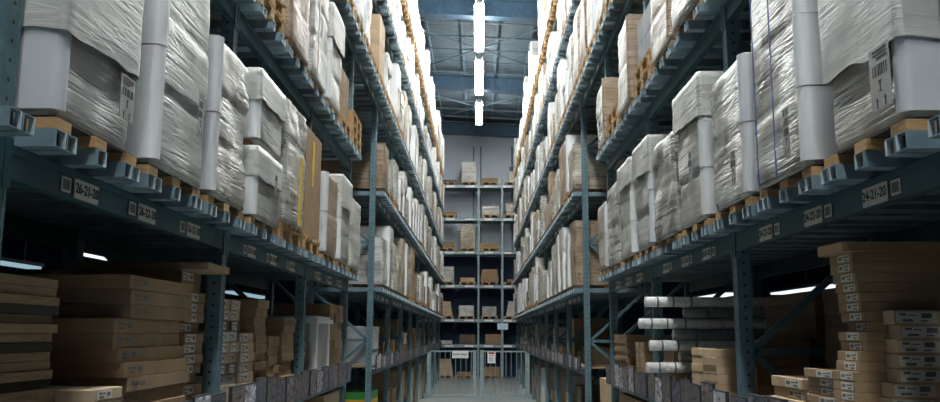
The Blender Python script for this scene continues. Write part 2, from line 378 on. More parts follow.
# ------------------------------------------------------------------ racks
def make_rack(side, b0, b1, skip, name, label):
    """frames at bays b0..b1 (inclusive), beams in bays b0..b1-1; skip(bay, tier) -> no shelf there"""
    s = side
    t = empty('pallet_rack', (s * (W + RD / 2), S(b0), 0), label, 'rack', 'blue-grey pallet racks')
    ox, oy = t.location.x, t.location.y
    def fin(b, nm, mm, par=t, **k):
        b.v = [(p[0] - ox, p[1] - oy, p[2]) for p in b.v]
        return b.build(nm, mm, par, **k)
    top = T(4) + 1.2
    for f in range(b0, b1 + 1):
        y = S(f)
        for (a0, nm) in ((0.0, 'post'), (RD - 0.09, 'post')):
            b = MB(); b.box(s * (W + a0), s * (W + a0 + 0.09), y, y + 0.1, 0.01, top, centre=True)
            # folded lips and foot plate
            b.box(s * (W + a0 - 0.004), s * (W + a0), y + 0.0, y + 0.018, 0.01, top, centre=False); b.box(s * (W + a0 - 0.004), s * (W + a0), y + 0.082, y + 0.1, 0.01, top)
            b.box(s * (W + a0 - 0.03), s * (W + a0 + 0.12), y - 0.03, y + 0.13, 0, 0.012)
            o = fin(b, nm, 'post')
        b = MB(); z = 0.35; k = 0
        while z < top - 0.9:
            xa, xb = s * (W + 0.08), s * (W + RD - 0.08)
            if k % 2: xa, xb = xb, xa
            b.bar((xa, y + 0.05, z), (xb, y + 0.05, z + 0.82), 0.035, 0.045)
            if k % 2 == 0: b.bar((s * (W + 0.08), y + 0.05, z), (s * (W + RD - 0.08), y + 0.05, z), 0.035, 0.045)
            z += 0.82; k += 1
        fin(b, 'brace', 'post')
    bars = []
    for bay in range(b0, b1):
        ya, yb = S(bay) + 0.1, S(bay + 1)
        for k in range(5):
            if skip(bay, k): continue
            z = T(k)
            b = MB()
            b.box(s * (W + 0.0), s * (W + 0.05), ya, yb, z, z + 0.13)
            b.box(s * (W - 0.006), s * W, ya, yb, z + 0.095, z + 0.13)      # stepped upper lip
            b.box(s * (W - 0.004), s * W, ya, yb, z, z + 0.015)
            for yy in (ya - 0.045, yb - 0.005): b.box(s * (W - 0.012), s * (W - 0.005), yy, yy + 0.05, z - 0.04, z + 0.15)
            o = fin(b, 'beam', 'beam')
            b = MB(); b.box(s * (W + RD - 0.05), s * (W + RD), ya, yb, z, z + 0.13); fin(b, 'beam', 'beam')
            y0 = S(bay) + 0.135
            for sl in range(3 if k < 4 else 0):
                p = y0 + 0.92 * sl
                for (q0, q1) in ((0.0, 0.075), (0.09, 0.165), (0.36, 0.44), (0.635, 0.71), (0.725, 0.80)): bars.append((p + q0, p + q1, z + 0.13))
            if k == 0 and bay < 4:
                for li, lp in enumerate((0.60, 1.30, 2.04)):
                    yc = S(bay) + lp + 0.13
                    b = MB(); b.box(s * (W - 0.010), s * (W - 0.004), yc - 0.115, yc + 0.115, z + 0.008, z + 0.093)
                    pl = fin(b, 'label_plate', 'paper')
                    fc = bpy.data.curves.new('lettering', 'FONT'); fc.body = '%d-%02d-20' % (26 if s < 0 else 24, 21 + (bay - 1) * 3 + li if bay else 18 + li)
                    fc.size = 0.062; fc.align_x = 'CENTER'; fc.align_y = 'CENTER'; fc.extrude = 0.0006; fc.offset = 0.0012
                    fc.materials.append(M['ink'])
                    solid_text(fc, 'lettering', pl, (s * (W - 0.0112) - ox, yc - oy, z + 0.052), (PI / 2, 0, PI / 2 if s < 0 else -PI / 2))
                    b = MB(); yd = yc + (-0.19 if s < 0 else -0.19)
                    b.box(s * (W - 0.008), s * (W - 0.004), yd - 0.04, yd + 0.04, z + 0.02, z + 0.085, 0)
                    b.box(s * (W - 0.0088), s * (W - 0.008), yd - 0.03, yd + 0.03, z + 0.03, z + 0.075, 1); fin(b, 'barcode_tag', ['paper', 'ink_grey'])
            elif bay >= 4:
                b = MB()
                for li, lp in enumerate((0.60, 1.30, 2.04)):
                    yc = S(bay) + lp + 0.13; b.box(s * (W - 0.010), s * (W - 0.0062), yc - 0.115, yc + 0.115, z + 0.02, z + 0.085)
                fin(b, 'label_strip', 'paper')
        # lower shelf
        if bay != 4:
            b = MB(); b.box(s * W, s * (W + 0.05), ya, yb, 1.42, 1.54); b.box(s * (W + RD - 0.05), s * (W + RD), ya, yb, 1.42, 1.54); fin(b, 'shelf_beam', 'beam')
            b = MB(); b.box(s * (W + 0.0), s * (W + RD), ya, yb, 1.54, 1.57); fin(b, 'shelf_deck', 'wood_dark')
            npn = 8; wd = (yb - ya) / npn
            if bay > 0:
                for j in range(npn):
                    b = MB(); hh = R.uniform(-0.035, 0.02)
                    b.box(s * (W - 0.075 - R.uniform(0, .012)), s * (W - 0.06),  ya + j * wd + 0.004, ya + (j + 1) * wd - 0.004, 1.50 - (0.03 if bay < 4 else 0.0), 1.735 + hh)
                    b.box(s * (W - 0.061), s * (W + 0.001), ya + j * wd + 0.1, ya + j * wd + 0.14, 1.502, 1.53)
                    fin(b, 'price_panel', 'ticket')
    bars.sort(key=lambda q: (q[0] < 3.0, q[0] + (q[2] - 2.8) * 1.5))
    def addbar(b, q):
        y0, y1, z = q; xa, xb = s * 1.615, s * (W + RD + 0.1); e = 0.004
        b.box(xa, xb, y0, y1, z, z + e, 0); b.box(xa, xb, y0, y1, z + 0.07 - e, z + 0.07, 0)
        b.box(xa, xb, y0, y0 + e, z + e, z + 0.07 - e, 0); b.box(xa + s * 0.5, xb, y1 - e, y1, z + e, z + 0.07 - e, 0)
        b.box(xa + s * 0.03, xa + s * 0.035, y0 + e, y1, z + e, z + 0.07 - e, 1)
        b.box(xa - s * 0.002, xa + s * 0.02, y1 - 0.006, y1, z + e, z + 0.07 - e, 2)
    for q in bars[:100]:
        b = MB(); addbar(b, q); fin(b, 'support_bar', ['bar', 'hollow_shade', 'rim'], weld=False)
    if bars[100:]:
        b = MB()
        for q in bars[100:]: addbar(b, q)
        o = fin(b, 'support_bar', ['bar', 'hollow_shade', 'rim'], weld=False); o['kind'] = 'stuff'
    return t
def near_skip(bay, k): return (bay == 4 and k < 2)
for s in (-1, 1):
    make_rack(s, 0, 5, lambda bay, k: bay == 4 or False, 'near', 'blue-grey rack in front on the %s of the aisle, ending at the cross passage' % SIDE[s]) if False else None
    make_rack(s, 0, 14, near_skip, 'rack', 'long blue-grey steel pallet rack lining the %s side of the aisle' % SIDE[s])

# rack across the far end
BR = 41.4
t = empty('pallet_rack', (0, BR + 0.55, 0), 'grey-blue pallet rack across the far end of the aisle', 'rack', 'blue-grey pallet racks')
def fin(b, nm, mm, **k):
    b.v = [(p[0], p[1] - BR - 0.55, p[2]) for p in b.v]; return b.build(nm, mm, t, **k)
for x in (-5.06, -2.10, 0.0, 1.17, 3.1, 5.0):
    for yy in (BR, BR + 1.0):
        b = MB(); b.box(x - 0.045, x + 0.045, yy - 0.03, yy + 0.07, 0, T(4) + (0.25 if abs(x) > .5 else -0.2) + 0.2, centre=True); fin(b, 'post', 'gate')
for k in range(6):
    z = T(k - 1) if k else 1.45
    b = MB(); b.box(-5, 5, BR - 0.02, BR - 0.001, z, z + 0.14); b.box(-5, 5, BR + 1.1, BR + 1.13, z, z + 0.14); fin(b, 'beam', 'gate')
    b = MB(); b.box(-5, 5, BR - 0.019, BR + 1.1, z + 0.14, z + 0.16); fin(b, 'shelf_deck', 'beam')
    b = MB()
    for x in (-1.4, -0.45, 0.5, 1.4): b.box(x - 0.22, x + 0.22, BR - 0.026, BR - 0.021, z + 0.03, z + 0.12)
    fin(b, 'label_strip', 'paper_white')

# ------------------------------------------------------------------ pallets
def pallet_blocks(near):
    t = empty('block_pallet', (0, 0, 0), '', 'pallet')
    b = MB(); b.box(-0.56, 0.56, -0.375, 0.375, 0.048, 0.058); b.build('top_sheet', 'gap_shade', t)  # sheet coloured dark like the shaded gap between blocks
    for ix in (-1, 0, 1):
        for iy in (-1, 0, 1):
            b = MB(); b.box(ix * 0.5 - 0.075, ix * 0.5 + 0.075, iy * 0.325 - 0.06, iy * 0.325 + 0.06, 0, 0.048); b.build('block', 'wood', t, bevel=0.003)
    return t
def pallet_blocks_mesh():
    b = MB(); b.box(-0.58, 0.58, -0.4, 0.4, 0.048, 0.058)
    for ix in (-1, 0, 1):
        for iy in (-1, 0, 1): b.box(ix * 0.5 - 0.075, ix * 0.5 + 0.075, iy * 0.325 - 0.06, iy * 0.325 + 0.06, 0, 0.048)
    return b
def euro_parts(t):
    for iy in (-1, 0, 1):
        b = MB(); b.box(-0.6, 0.6, iy * 0.35 - 0.05, iy * 0.35 + 0.05, 0, 0.022); b.build('bottom_board', 'wood', t)
        for ix in (-1, 0, 1):
            b = MB(); b.box(ix * 0.525 - 0.07, ix * 0.525 + 0.07, iy * 0.345 - 0.05, iy * 0.345 + 0.05, 0.022, 0.1); b.build('block', 'wood', t)
    for ix in (-1, 0, 1):
        b = MB(); b.box(ix * 0.525 - 0.07, ix * 0.525 + 0.07, -0.4, 0.4, 0.1, 0.122); b.build('stringer_board', 'wood', t)
    for iy in (-2, -1, 0, 1, 2):
        b = MB(); b.box(-0.6, 0.6, iy * 0.17 - 0.055, iy * 0.17 + 0.055, 0.122, 0.144); b.build('top_board', 'wood', t)
def euro_mesh():
    b = MB()
    for iy in (-1, 0, 1):
        b.box(-0.6, 0.6, iy * 0.35 - 0.05, iy * 0.35 + 0.05, 0, 0.022)
        for ix in (-1, 0, 1): b.box(ix * 0.525 - 0.07, ix * 0.525 + 0.07, iy * 0.345 - 0.05, iy * 0.345 + 0.05, 0.022, 0.1)
    for ix in (-1, 0, 1): b.box(ix * 0.525 - 0.07, ix * 0.525 + 0.07, -0.4, 0.4, 0.1, 0.122)
    for iy in (-2, -1, 0, 1, 2): b.box(-0.6, 0.6, iy * 0.17 - 0.055, iy * 0.17 + 0.055, 0.122, 0.144)
    return b
_pp = {}
def pallet(kind, near, loc, label, group, rotz=0):
    key = (kind, near)
    if key not in _pp:
        if near:
            if kind == 'euro':
                o = empty('wooden_pallet', (0, 0, 0), '', 'pallet'); euro_parts(o)
            else: o = pallet_blocks(True)
        else:
            o = (euro_mesh() if kind == 'euro' else pallet_blocks_mesh()).build('wooden_pallet' if kind == 'euro' else 'block_pallet', 'wood' if kind == 'euro' else 'carton_dark', weld=False)
            o['category'] = 'pallet'
        _pp[key] = o; o.location = loc; o['label'] = label; o['group'] = group; o.rotation_euler = (0, 0, rotz)
        return o
    o = dup(_pp[key], loc, label, group); o.rotation_euler = (0, 0, rotz); return o
PH = {'euro': 0.144, 'block': 0.058}

# ------------------------------------------------------------------ wrapped loads
def ring_body(s, w, d, h, res, seed, amp, layers, rad=0.03, z0=0.0, grow=0.0, skew=0.0, top=True):
    """rounded prism in rings; a = depth from the aisle (x = s*(a-d/2)), y = along the aisle"""
    b = MB()
    w2, d2 = w / 2 + grow, d / 2 + grow
    per = []
    def seg(ax, ay, bx, by):
        n = max(1, int(math.hypot(bx - ax, by - ay) / res))
        for i in range(n): per.append((ax + (bx - ax) * i / n, ay + (by - ay) * i / n))
    r = rad
    def arc(cx, cy, a0):
        for i in range(4): an = a0 + PI / 2 * i / 4; per.append((cx + r * math.cos(an), cy + r * math.sin(an)))
    seg(-d2 + r, -w2, d2 - r, -w2); arc(d2 - r, -w2 + r, -PI / 2)
    seg(d2, -w2 + r, d2, w2 - r); arc(d2 - r, w2 - r, 0)
    seg(d2 - r, w2, -d2 + r, w2); arc(-d2 + r, w2 - r, PI / 2)
    seg(-d2, w2 - r, -d2, -w2 + r); arc(-d2 + r, -w2 + r, PI)
    n = len(per); us = [0.0]
    for i in range(n):
        a, c = per[i], per[(i + 1) % n]; us.append(us[-1] + math.hypot(c[0] - a[0], c[1] - a[1]))
    m = max(2, int((h - z0) / res)); rings = []
    for j in range(m + 1):
        zz = z0 + (h - z0) * j / m
        ring = []
        for i in range(n):
            px, py = per[i]
            q = Vector((px * 3.1 + seed * 7.3, py * 3.1 + seed, zz * 3.1))
            dd = noise.noise(q) * amp * 1.2 + noise.noise(Vector((q.x * 2.4, q.y * 2.4, q.z * 3.4))) * amp * 0.45
            if layers:
                ph = (zz / h * layers) % 1.0
                if ph < 0.08 or ph > 0.92: dd -= 0.006
                dd += 0.005 * math.sin(seed * 5 + int(zz / h * layers) * 2.4)
            nx, ny = px / d2, py / w2
            k = max(abs(nx), abs(ny)) or 1
            ox = nx if abs(nx) > 0.9 * k else 0; oy = ny if abs(ny) > 0.9 * k else 0
            z2 = zz
            if j == 0 and skew: z2 = zz + skew * (py / w2) * 0.5 + noise.noise(q * 2) * 0.03
            ring.append((s * (px + ox * dd), py + oy * dd, z2))
        rings.append(ring)
    for j in range(m):
        for i in range(n):
            k = (i + 1) % n
            za, zb = z0 + (h - z0) * j / m, z0 + (h - z0) * (j + 1) / m
            b.face([rings[j][i], rings[j][k], rings[j + 1][k], rings[j + 1][i]], 0, [(us[i], za), (us[i + 1], za), (us[i + 1], zb), (us[i], zb)])
    if top: b.face(rings[-1], 0)
    b.face(rings[0][::-1], 0) if not skew else None
    return b

def icons(s, wd, ht, n):
    """printed handling marks on a sheet: arrows, glasses, squares (local frame: centre, facing the aisle)"""
    b = MB(); f = -s        # outward direction along x
    def q(y0, y1, z0, z1, mi, lift): b.box(f * (lift - 0.001), f * lift, y0, y1, z0, z1, mi)
    q(-wd / 2, wd / 2, -ht / 2, ht / 2, 0, 0.001)
    cell = ht / n
    for k in range(n):
        zc = -ht / 2 + cell * (k + 0.5); c = cell * 0.36; e = 0.0022
        kind = k % 4
        if kind == 0:      # two up arrows
            for y in (-wd * 0.2, wd * 0.2):
                q(y - c * .15, y + c * .15, zc - c, zc + c * .3, 1, e)
                b.face([(f * e, y - c * .5, zc + c * .2), (f * e, y + c * .5, zc + c * .2), (f * e, y, zc + c)], 1)
        elif kind == 1:    # a glass
            b.face([(f * e, -c * .6, zc + c), (f * e, c * .6, zc + c), (f * e, c * .2, zc), (f * e, -c * .2, zc)], 1)
            q(-c * .1, c * .1, zc - c * .8, zc, 1, e); q(-c * .45, c * .45, zc - c, zc - c * .8, 1, e)
        elif kind == 2:    # barcode
            yy = -wd * 0.36
            while yy < wd * 0.34:
                ww = R.choice((0.006, 0.010, 0.014)); q(yy, yy + ww, zc - c, zc + c, 1, e); yy += ww + R.choice((0.006, 0.012))
        else:              # text lines
            for j in range(3): q(-wd * .38, wd * R.uniform(.1, .38), zc + c * (0.7 - 0.7 * j) - c * .16, zc + c * (0.7 - 0.7 * j) + c * .16, 1, e)
    return b

STY = {  # body material, word
    'grey': ('film_grey', 'grey'), 'white': ('film_white', 'white'), 'tan': ('film_tan', 'tan'), 'brown': ('film_brown', 'brown'), 'crinkle': ('film_crinkle', 'silvery crinkled')}
def near_load(s, y0, y1, z, h, style, label, group, hood=0.0, side='board', segs=2, sheet=None, straps=(), amp=0.008, d=1.18, w_front=1.60, two=None, hskew=0.0, seed=None):
    w = y1 - y0; seed = R.random() * 50 if seed is None else seed
    t = empty('wrapped_load', (s * (w_front + d / 2), (y0 + y1) / 2, z), label, 'load', group)
    bm_, _ = STY[style]
    if two:
        for j, (za, zb) in enumerate(two):
            o = ring_body(s, w, d, zb, 0.03, seed + j, amp * 0.6, 0, z0=za, grow=-amp).build('wrapped_cartons', bm_, t, smooth=True)
            ring_body(s, w, d, zb + 0.008, 0.04, seed + j, amp * 0.5, 0, z0=zb - (zb - za) * 0.42, grow=0.012, skew=0.02).build('film_hood', 'hood', t, smooth=True)
            b = MB(); lboard(b, s, w, d, za + 0.01, zb - 0.01, 0.004); b.build('corner_board', side, t)
        for xx in (-0.45, 0, 0.45):
            for yy in (-0.3, 0, 0.3):
                b = MB(); b.box(xx - 0.07, xx + 0.07, yy - 0.06, yy + 0.06, two[0][1] + 0.008, two[1][0]); b.build('spacer_block', 'wood', t)
    else:
        ring_body(s, w, d, h, 0.026, seed, amp, max(2, int(h / 0.33)), grow=-amp * 1.6 if side else 0).build('wrapped_cartons', bm_, t, smooth=True)
        if side:
            zz = 0.02; n = segs
            for j in range(n):
                zt = 0.02 + (h - 0.03) * (j + 1) / n
                b = MB(); lboard(b, s, w, d, zz, zt - 0.006, 0.006 + 0.005 * (j % 2) + R.uniform(0, .003)); b.build('corner_board', side, t)
                zz = zt
        if hood: ring_body(s, w, d, h + 0.012, 0.035, seed + 3, amp * 0.8, 0, z0=h * (1 - hood), grow=0.02, skew=hskew or 0.04).build('film_hood', 'hood', t, smooth=True)
    if sheet:
        yy, zz, wd, ht, n = sheet
        o = icons(s, wd, ht, n).build('printed_sheet', ['sheet', 'ink'], t, weld=False); o.location = (-s * (d / 2 + 0.020 + amp), yy, zz)
    for (yy, mt, wd, *fr) in straps:
        b = MB(); xf = -s * (d / 2 + 0.022 + amp)
        b.box(xf, xf - s * 0.004, yy - wd / 2, yy + wd / 2, 0.0, h * fr[0] if fr else h + 0.02)
        if not fr: b.box(xf, -xf, yy - wd / 2, yy + wd / 2, h + 0.016, h + 0.02)
        b.build('strap', mt, t)
    return t
def lboard(b, s, w, d, z0, z1, off):
    """L-shaped board wrapped round the near corner: covers the end face and a strip of the aisle face, with a rounded corner"""
    pts = []; d2, w2, r = d / 2 + off, w / 2 + off, 0.045
    pts.append((d2 - 0.2, -w2))
    pts.append((-d2 + r, -w2))
    for i in range(1, 7): an = PI * 1.5 - PI / 2 * i / 6; pts.append((-d2 + r + r * math.cos(an), -w2 + r + r * math.sin(an)))
    pts.append((-d2, -w2 + 0.06))
    th = 0.005; u = 0
    for i in range(len(pts) - 1):
        (ax, ay), (cx, cy) = pts[i], pts[i + 1]
        L_ = math.hypot(cx - ax, cy - ay); uv = [(u, z0), (u + L_, z0), (u + L_, z1), (u, z1)]; u += L_
        b.face([(s * ax, ay, z0), (s * cx, cy, z0), (s * cx, cy, z1), (s * ax, ay, z1)], 0, uv)
    # inner return so the board has thickness
    q = [(x + (th if i > 1 else 0), y + (th if i < len(pts) - 2 else 0)) for i, (x, y) in enumerate(pts)]
    for i in range(len(q) - 1):
        (ax, ay), (cx, cy) = q[i + 1], q[i]; b.face([(s * ax, ay, z0), (s * cx, cy, z0), (s * cx, cy, z1), (s * ax, ay, z1)], 0)
    for i in range(len(q) - 1):
        for zz in (z0, z1): b.face([(s * pts[i][0], pts[i][1], zz), (s * pts[i + 1][0], pts[i + 1][1], zz), (s * q[i + 1][0], q[i + 1][1], zz), (s * q[i][0], q[i][1], zz)], 0)
    for e in (0, -1): b.face([(s * pts[e][0], pts[e][1], z0), (s * q[e][0], q[e][1], z0), (s * q[e][0], q[e][1], z1), (s * pts[e][0], pts[e][1], z1)], 0)

_farm = {}
def far_load(s, loc, h, style, hood, label, group, var):
    hq = round(h * 10) / 10
    key = (s, style, hood, var, hq)
    if key not in _farm:
        seed = R.random() * 90; w, d = R.uniform(0.68, 0.74), 1.12
        o = ring_body(s, w, d, hq, 0.11, seed, 0.02, max(2, int(hq / 0.3)), rad=0.035).build('wrapped_load', STY[style][0], smooth=False)
        if hood == 'hood':
            ring_body(s, w, d, hq + 0.01, 0.12, seed, 0.012, 0, z0=hq * 0.62, grow=0.02, skew=0.04, rad=0.04).build('film_hood', 'hood', o)
        if hood in ('hood', 'board'):
            b = MB(); lboard(b, s, w, d, 0.02, hq - 0.02, 0.022); b.build('corner_board', 'board_white', o)
        o['category'] = 'load'; _farm[key] = o; o.location = loc; o['label'] = label; o['group'] = group
        return o
    return dup(_farm[key], loc, label, group)

# ------------------------------------------------------------------ cartons
_cm = {}
def carton_obj(x0, x1, y0, y1, z0, z1, mt, label, group, name='carton', sticker=None, rot=0.0, tape=True, cat='box'):
    """sticker: side 'end' (facing -y) or 'front' (facing the aisle)"""
    if x0 > x1: x0, x1 = x1, x0
    sx, sy, sz = round(x1 - x0, 3), round(y1 - y0, 3), round(z1 - z0, 3)
    key = (sx, sy, sz, mt, name, sticker)
    loc = ((x0 + x1) / 2, (y0 + y1) / 2, z0)
    if key in _cm:
        o = dup(_cm[key], loc, label, group); o.rotation_euler = (0, 0, rot); return o
    g = min(0.004, sz * 0.06)
    b = MB(); b.box(-sx / 2, sx / 2, -sy / 2, sy / 2, 0.0008, sz - 0.0008)
    o = b.build(name, mt, bevel=g); o.location = loc
    tag(o, label, cat, group)
    if sticker:
        s = sticker[1]; kind = sticker[0]
        b = MB()
        if kind == 'end':
            a0 = -s * sx / 2 + s * 0.012; wd = min(0.18, sx * 0.4)
            y = -sy / 2
            b.box(a0, a0 + s * wd, y - 0.0012, y - 0.0002, sz * 0.14, sz * 0.86, 0)
            for (u0, u1, v0, v1) in ((.08, .25, .62, .8), (.3, .5, .62, .7), (.62, .88, .45, .8), (.15, .42, .2, .38), (.6, .8, .2, .3)):
                b.box(a0 + s * wd * u0, a0 + s * wd * u1, y - 0.002, y - 0.0012, sz * v0, sz * v1, 1)
        else:
            x = -s * sx / 2; f = -s; wd = min(0.22, sy * 0.5); a0 = -sy / 2 + 0.03
            if sticker[2] == 'paper':
                b.box(x + f * 0.0002, x + f * 0.0012, a0, a0 + wd, sz * 0.14, sz * 0.86, 0)
            for (u0, u1, v0, v1) in ((.08, .25, .55, .75), (.3, .55, .55, .68), (.65, .9, .35, .7), (.12, .42, .25, .4)):
                b.box(x + f * 0.0012, x + f * 0.002, a0 + wd * u0, a0 + wd * u1, sz * v0, sz * v1, 1)
        b.build('printed_label', ['paper', 'ink_grey'], o, weld=False)
    elif tape and sz > 0.1:
        b = MB(); b.box(-sx / 2 - 0.0008, sx / 2 + 0.0008, -0.025, 0.025, sz * 0.6, sz - 0.0003); b.build('tape', 'tape', o)
    _cm[key] = o; o.rotation_euler = (0, 0, rot)
    return o
def stack(s, w0, y0, y1, depth, z0, ztop, th, mt, desc, group, jx=0.02, jy=0.0, sticker=None, look='brown carton', name='carton', cols=1, vary=None, adj=None):
    """a pile of cartons one on another, ztop the height of the pile's top"""
    n = max(1, round((ztop - z0) / th)); th = (ztop - z0) / n
    for k in range(n):
        m_ = vary[k % len(vary)] if vary else mt
        for c in range(cols):
            a, e = y0 + (y1 - y0) * c / cols, y0 + (y1 - y0) * (c + 1) / cols
            dx = adj[(n - 1 - k)][0] if adj and n - 1 - k < len(adj) else R.uniform(0, jx); dy = adj[(n - 1 - k)][1] if adj and n - 1 - k < len(adj) else R.uniform(-jy, jy)
            lab = '%s, %s from the top, %s' % (look, 'topmost' if k == n - 1 else od(n - k), desc)
            if k == n - 1: lab = '%s, topmost, %s' % (look, desc)
            if cols > 1: lab = '%s, %s down, %s one, %s' % (look, od(n - k), ('near' if c == 0 else 'far' if c == cols - 1 and cols == 2 else od(c + 1)), desc)
            carton_obj(s * (w0 + dx), s * (w0 + dx + depth), a + dy + 0.003 * (cols > 1), e + dy - 0.003 * (cols > 1), z0 + th * k, z0 + th * (k + 1), m_, lab, group, name, sticker)
DK = 1.571     # lower shelf surface

# ------------------------------------------------------------------ loads on the racks
def slot(bay, k): a = S(bay) + 0.135 + 0.92 * k; return a, a + 0.8
TIER = ['first', 'second', 'third', 'fourth', 'fifth']
def Z(h): return EYE + h
z1 = T(0) + 0.201
# first tier, near section: (style, top height above eye, options, wording)
A = dict
near1 = {
 -1: [('grey', 2.02, A(hood=0.71, hskew=0.03, segs=1, amp=0.005, sheet=(0.22, 0.22, 0.15, 0.20, 4)), 'big grey load in a loose film hood, at the front end of left shelf'),
      ('grey', 2.03, A(side='board_white', segs=2, amp=0.006, sheet=(0.18, 0.39, 0.09, 0.27, 5)), 'grey wrapped load with rounded white end board, second on left shelf'),
      ('crinkle', 1.83, A(side='board', segs=2, amp=0.012), 'silvery crinkled load with sloping top, third on left shelf'),
      ('grey', 1.91, A(two=((0.0, 0.50), (0.56, 1.08)), side='board_white', sheet=(0.1, 0.30, 0.08, 0.16, 3)), 'two hooded grey bales stacked with wooden blocks between, left shelf'),
      ('crinkle', 1.95, A(amp=0.02, segs=3, side=None, straps=((0.0, 'yellow', 0.10, 0.58),)), 'crumpled film load with yellow tape, on wooden pallet, left shelf'),
      None,
      ('brown', 1.70, A(side='board', amp=0.008), 'brown carton load with silvery film, after the plain brown cartons, left shelf'),
      ('grey', 1.82, A(hood=0.35, side='board_white'), 'narrow grey load under a pale hood, last but one on left shelf'),
      ('white', 1.70, A(side=None, amp=0.014), 'white film load, last before the cross passage, left shelf')],
 1: [('white', 2.05, A(hood=0.74, hskew=0.03, segs=1, amp=0.005, sheet=(-0.22, 0.19, 0.17, 0.26, 4)), 'big pale load in a loose film hood, at the front end of right shelf'),
     ('crinkle', 1.99, A(side='board_white', segs=3, straps=((0.22, 'blue_strap', 0.012), (-0.06, 'blue_strap', 0.012)), sheet=(-0.22, 0.20, 0.10, 0.26, 5), amp=0.007), 'tall film load tied with two dark blue straps, right shelf'),
     ('crinkle', 1.72, A(side='board', segs=2, amp=0.010, sheet=(-0.24, 0.19, 0.10, 0.22, 4)), 'silvery creased load beside the blue-strapped one, right shelf'),
     ('white', 1.88, A(side='board_white', segs=3, hood=0.28, sheet=(-0.15, 0.40, 0.1, 0.25, 4)), 'hooded white load with tall rounded white end board, right shelf'),
     ('crinkle', 1.68, A(side=None, amp=0.022), 'very crumpled silvery load with bulging top, right shelf'),
     ('grey', 1.85, A(side='board', hood=0.3, segs=2), 'tall grey load with square hood behind the crumpled one, right shelf'),
     ('white', 1.84, A(side='board_white', segs=3, hood=0.25), 'white-boxed load with capped top, seventh on right shelf'),
     ('crinkle', 1.76, A(side=None, amp=0.012), 'shiny grey load, last but one on right shelf'),
     ('tan', 1.68, A(side='board', amp=0.008), 'pale tan load with narrow end, last before the passage, right shelf')]}
for s in (-1, 1):
    for j in range(9):
        bay, k = 1 + j // 3, j % 3; y0, y1 = slot(bay, k)
        spec = near1[s][j]
        euro = (s == -1 and j in (4, 5))
        pk = 'euro' if euro else 'block'
        pallet(pk, True, (s * (1.62 + 0.6 + (0 if euro else -0.02)), (y0 + y1) / 2, z1), '%s under the %s load from the front, first tier of %s rack' % ('wooden pallet' if euro else 'low block pallet', od(j + 1), SIDE[s]), 'pallets on the first tier of the %s rack' % SIDE[s])
        zz = z1 + PH[pk] + 0.001
        if spec is None:
            hs = (Z(1.54) - zz, Z(1.95) - zz)
            o = carton_obj(s * 1.63, s * 2.7, y0 + .02, y1 - .02, zz, zz + hs[0], 'carton', 'tall plain brown carton, lower of two, with yellow tape, left shelf', 'plain brown cartons on the left shelf')
            o2 = carton_obj(s * 1.63, s * 2.7, y0 + .02, y1 - .02, zz + hs[0], zz + hs[1], 'carton', 'plain brown carton, upper of two, with yellow tape, left shelf', 'plain brown cartons on the left shelf')
            for oo, hh in ((o, hs[0]), (o2, hs[1] - hs[0])):
                for ch in list(oo.children): bpy.data.objects.remove(ch)
                b = MB(); b.box(-s * (1.07 / 2 + .001), -s * (1.07 / 2 + .003), -0.08, 0.02, 0.001, hh * 0.8) if oo is o2 else b.box(-s * (1.07 / 2 + .001), -s * (1.07 / 2 + .003), -0.06, 0.0, hh * .8, hh - 0.002); b.build('yellow_tape', 'yellow', oo)
            continue
        st, top, kw, lab = spec
        kw = dict(kw)
        if st == 'grey' and 'two' in kw: pass
        yy0, yy1 = (y0 + 0.0, y1 - (0.09 if j == 0 else 0.0))
        if j == 0: kw['w_front'] = 1.625; kw['d'] = 1.13
        near_load(s, yy0 + 0.01, yy1 - 0.01, zz, Z(top) - zz, st, lab, 'film-wrapped loads on the first tier of the %s rack' % SIDE[s], **kw)
# first tier, bay 0 (beside and behind the camera): not in view, left empty

# second tier, near section
z2 = T(1) + 0.201
near2 = {
 -1: {(2, 0): ('p', 2), (2, 1): ('brown', 3.55, A(side=None, amp=0.012), 'brown-cornered film load, above the two-bale stack, left rack second tier'),
      (2, 2): ('white', 3.60, A(side=None, amp=0.014, straps=((-0.30, 'tape', 0.03),)), 'bright white creased load on second tier, left rack, before the hooded one'),
      (3, 0): ('white', 3.55, A(side='board_white', hood=0.35), 'white hooded load on the second tier of the left rack'),
      (3, 1): ('c', 0.62), (3, 2): ('p', 3), (1, 2): ('grey', 3.5, A(side='board'), 'grey load at the top edge, second tier of left rack, nearest')},
 1: {(1, 2): ('white', 3.5, A(side='board'), 'pale load at the top edge, second tier of right rack, nearest'),
     (2, 0): ('crinkle', 3.65, A(side=None, amp=0.012), 'large creased film load, second tier of right rack, before a brown-ended one'),
     (2, 1): ('tan', 3.65, A(side='film_brown', segs=1, amp=0.008), 'tall pale load with brown end, second tier of right rack'),
     (2, 2): ('g', 0.50), (3, 0): ('white', 3.44, A(side='film_brown', segs=1, amp=0.010), 'tall white load with brown shiny end, second tier of right rack'),
     (3, 1): ('p', 2), (3, 2): ('crinkle', 3.30, A(side='film_brown', segs=1, amp=0.016), 'lumpy film load with brown end, last on second tier, right rack')}}
